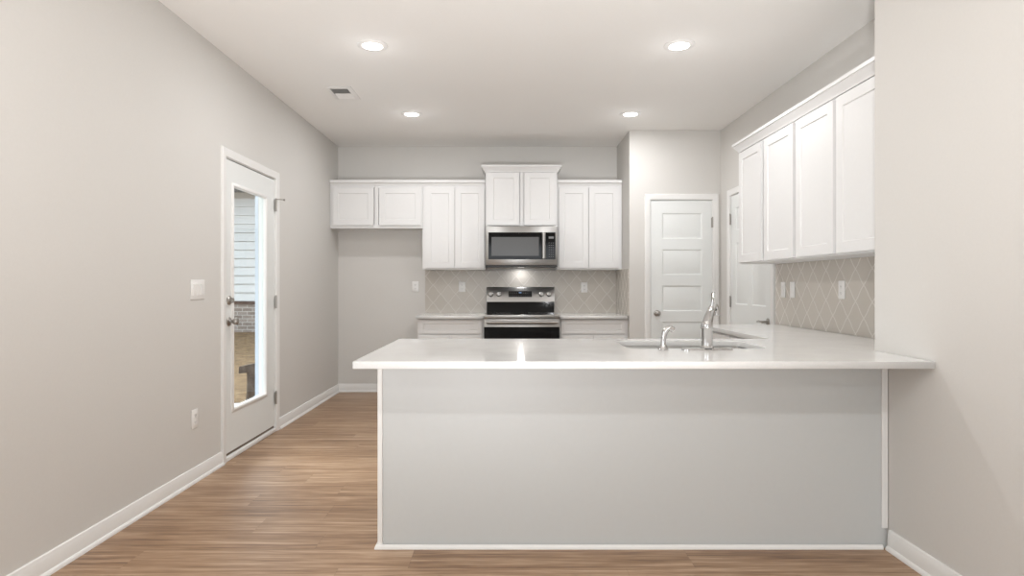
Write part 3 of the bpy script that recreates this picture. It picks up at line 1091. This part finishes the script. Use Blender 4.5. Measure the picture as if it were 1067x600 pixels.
ss = thing('side_sprayer', 'small chrome side sprayer left of the faucet', 'sprayer', (0.738, 2.842, ZC))
b = MB()
b.lathe([(0.024, 0.0003), (0.025, 0.005), (0.020, 0.010), (0.016, 0.022), (0.0145, 0.026)], (0, 0, 0), seg=26)
b.build('base', M['chrome'], ss)
b = MB()
b.tube([(0, 0, 0.024), (0.001, 0, 0.045), (0.004, 0, 0.070), (0.009, 0, 0.088), (0.019, 0, 0.101), (0.030, 0, 0.105)], [0.0125, 0.0115, 0.0125, 0.014, 0.0145, 0.0135], seg=18)
hd = b.build('handle', M['chrome'], ss)
b = MB()
b.tube([(0.026, 0, 0.1045), (0.038, 0, 0.103), (0.050, 0, 0.097)], [0.0135, 0.0145, 0.0135], seg=18)
b.build('spray_head', M['chrome'], hd)

# ------------------------------------------------------------------ outlets and switches
def outlet(label, loc, rz, group):
    r = thing('wall_outlet', label, 'outlet', loc, rz, group)
    MB().box(-0.036, 0.036, -0.006, 0, -0.058, 0.058, bev=0.003, seg=2).build('cover_plate', M['plastic'], r)
    for z in (-0.021, 0.021):
        rc = MB().box(-0.0165, 0.0165, -0.008, -0.005, z - 0.014, z + 0.014, bev=0.002).build('receptacle', M['plastic'], r)
        b = MB()
        b.box(-0.008, -0.0058, -0.0083, -0.0075, z - 0.004, z + 0.006)
        b.box(0.0058, 0.008, -0.0083, -0.0075, z - 0.004, z + 0.005)
        b.lathe([(0.0022, 0), (0.0022, 0.0008)], (0, -0.0075, z - 0.008), (0, -1, 0), seg=10)
        b.build('slots', M['slot'], rc)
    return r


def switch_plate(label, loc, rz, n, group):
    r = thing('light_switch', label, 'light switch', loc, rz, group)
    hwid = 0.036 + (n - 1) * 0.023
    MB().box(-hwid, hwid, -0.006, 0, -0.060, 0.060, bev=0.003, seg=2).build('cover_plate', M['plastic'], r)
    for k in range(n):
        x = (k - (n - 1) / 2) * 0.046
        b = MB()
        b.prism([(-0.0165, -0.034), (0.0165, -0.034), (0.0165, 0.034), (-0.0165, 0.034)], -0.0085, -0.005, mp=lambda a, y, z: (a + x, y - (0.003 if z > 0 and y < -0.006 else 0), z))
        b.build('rocker', M['plastic'], r)
    return r


GO = 'white outlets on the walls'
outlet('white outlet on the back wall of the empty fridge alcove', (-1.050, YB - 0.0005, 1.184), 0, GO)
outlet('white outlet on the tile left of the range', (-0.523, YB - 0.0095, 1.181), 0, GO)
outlet('white outlet on the tile right of the range', (0.850, YB - 0.0095, 1.175), 0, GO)
outlet('white outlet low on the left wall beside the glazed door', (XL + 0.0005, 3.630, 0.385), PI / 2, GO)
outlet('white outlet on the right wall tile, nearest to the camera', (XR - 0.010, 3.800, 1.170), -PI / 2, GO)
switch_plate('white triple light switch on the left wall beside the glazed door', (XL + 0.0005, 3.667, 1.173), PI / 2, 3, 'light switches')
switch_plate('white switch on the right wall tile, closer to the panelled door', (XR - 0.010, 4.610, 1.165), -PI / 2, 1, 'light switches')
switch_plate('white switch on the right wall tile, second from the panelled door', (XR - 0.010, 4.460, 1.165), -PI / 2, 1, 'light switches')

# ------------------------------------------------------------------ ceiling lights and vent
def downlight(label, x, y, first=[None]):
    r = thing('recessed_light', label, 'ceiling light', (x, y, H), 0, 'lit recessed ceiling lights')
    b = MB()
    b.lathe([(0.098, -0.0005), (0.098, -0.004), (0.092, -0.007), (0.066, -0.009), (0.064, -0.003), (0.064, -0.0005)], seg=48, caps=False)
    b.build('trim_ring', M['plastic'], r)
    b = MB()
    b.lathe([(0.0, -0.0082), (0.04, -0.0078), (0.0635, -0.0060), (0.0635, -0.001), (0.0, -0.001)], seg=48, caps=False)
    b.build('lens', M['lamp'], r)
    a = area('downlight_beam', (0, 0, -0.012), (0, 0, 0), 0.12, 0.12, DOWN_W, LAMP_COL, 'DISK')
    a.parent = r
    d = bpy.data.lights.new('downlight_spill', 'POINT')      # light scattered sideways by the lens onto the ceiling
    d.energy = SPILL_W
    d.color = LAMP_COL
    d.shadow_soft_size = 0.06
    g = bpy.data.objects.new('downlight_spill', d)
    COL.objects.link(g)
    g.location = (0, 0, -0.16)
    g.parent = r
    return r


downlight('lit recessed ceiling light nearest the camera on the left', -0.886, 3.870)
downlight('lit recessed ceiling light nearest the camera on the right', 1.110, 3.870)
downlight('lit recessed ceiling light farther back on the left, near the back wall', -0.883, 5.420)
downlight('lit recessed ceiling light farther back on the right, near the pantry wall', 1.110, 5.420)

vt = thing('ceiling_vent', 'white ceiling air vent with slats near the left wall', 'vent', (-1.345, 4.835, H))
b = MB()
b.sweep([(-0.070, -0.130), (-0.070, 0.130), (0.070, 0.130), (0.070, -0.130), (-0.070, -0.130)], [(0, -0.0005), (0.034, -0.0005), (0.034, -0.003), (0.004, -0.009), (0, -0.009)], side=-1)
b.build('frame', M['plastic'], vt)
box('duct_opening', M['duct'], vt, -0.070, 0.070, -0.130, 0.130, -0.0022, -0.0005)
for i in range(12):
    y = -0.119 + i * 0.0216
    dy = -0.008 if i < 6 else 0.008
    b = MB()
    b.prism([(y - dy, -0.0025), (y - dy + 0.0012, -0.0025), (y + dy + 0.0012, -0.0095), (y + dy, -0.0095)], -0.069, 0.069, mp=lambda a, yy, z: (yy, a, z))
    b.build('slat', M['plastic'], vt, smooth=0)

# ------------------------------------------------------------------ outside, seen through the door pane
b = MB()     # lawn rising away from the house
g = [(-0.16, 4.0), (-0.14, 6.4), (0.22, 12.4), (0.3, 40.0)]
vs = [[b.bm.verts.new((x, y, z)) for x in (-40.0, XL - T - 0.02)] for z, y in [(-0.16, -20.0)] + g]
for a, c in zip(vs, vs[1:]):
    b.bm.faces.new((a[0], a[1], c[1], c[0]))
o = b.build('lawn', M['grass'], None)
tag(o, 'dormant brown lawn outside the glazed door', 'lawn', kind='structure')
o = box('patio', M['concrete'], None, -4.2, XL - T - 0.002, 2.6, 6.35, -0.30, -0.06)
tag(o, 'pale concrete patio slab outside the glazed door', 'patio', kind='structure')

ps = thing('porch_post', 'white square porch post outside the glazed door', 'post', (-2.605, 6.26, -0.06))
box('shaft', M['postwhite'], ps, -0.045, 0.045, -0.045, 0.045, 0.0, 2.7, bev=0.004)
box('base_trim', M['postwhite'], ps, -0.055, 0.055, -0.055, 0.055, 0.0, 0.10, bev=0.004)

st = MB()
st.tube([(0, 0, 0.0), (0.002, 0, 0.12), (0.0, 0, 0.24), (-0.004, 0, 0.36)], [0.090, 0.080, 0.076, 0.076], seg=9)
st.prism([(-0.145, 0.315), (0.085, 0.345), (0.080, 0.440), (-0.140, 0.395)], -0.075, 0.075)
o = st.build('tree_stump', M['bark'], None, smooth=40)
o.location = (-2.93, 6.85, -0.125)
tag(o, 'weathered brown wooden stump with a slanted cap on the lawn', 'stump')

hs = thing('neighbour_house', 'neighbouring house with white lap siding over a brick base', 'house', (-6.6, 12.4, 0.2))
box('brick_base', M['brick'], hs, -2.6, 2.6, 0.0, 6.0, -0.3, 0.64)
box('brick_ledge', M['ledge'], hs, -2.62, 2.62, -0.035, 0.05, 0.60, 0.66)
b = MB()
n = 14
lap = 0.178
for i in range(n):
    z = 0.66 + i * lap
    z2 = min(z + lap, 2.86)
    if z >= 2.86:
        break
    b.prism([(-0.034, z + 0.010), (-0.002, z2 + 0.006), (0.10, z2 + 0.006), (0.10, z + 0.010)], -2.58, 2.58, mp=lambda a, y, zz: (y, a + 0.02, zz))
b.build('siding', M['siding'], hs, smooth=0)
box('wall_core', M['siding'], hs, -2.5, 2.5, 0.13, 5.9, 0.66, 2.86)
box('frieze_board', M['fascia'], hs, -2.6, 2.6, -0.010, 0.12, 2.80, 2.93)
b = MB()
b.box(-2.9, 2.9, -0.80, 6.6, 2.935, 2.96)
b.build('soffit', M['soffit'], hs)
box('fascia', M['siding'], hs, -2.9, 2.9, -0.83, -0.80, 2.93, 3.10)
b = MB()
b.prism([(-0.95, 3.08), (2.9, 4.6), (6.75, 3.08), (6.75, 2.97), (-0.78, 2.97), (-0.78, 3.08)], -2.95, 2.95, mp=lambda a, y, z: (y, a, z))
b.build('roof', M['roof'], hs, smooth=0)
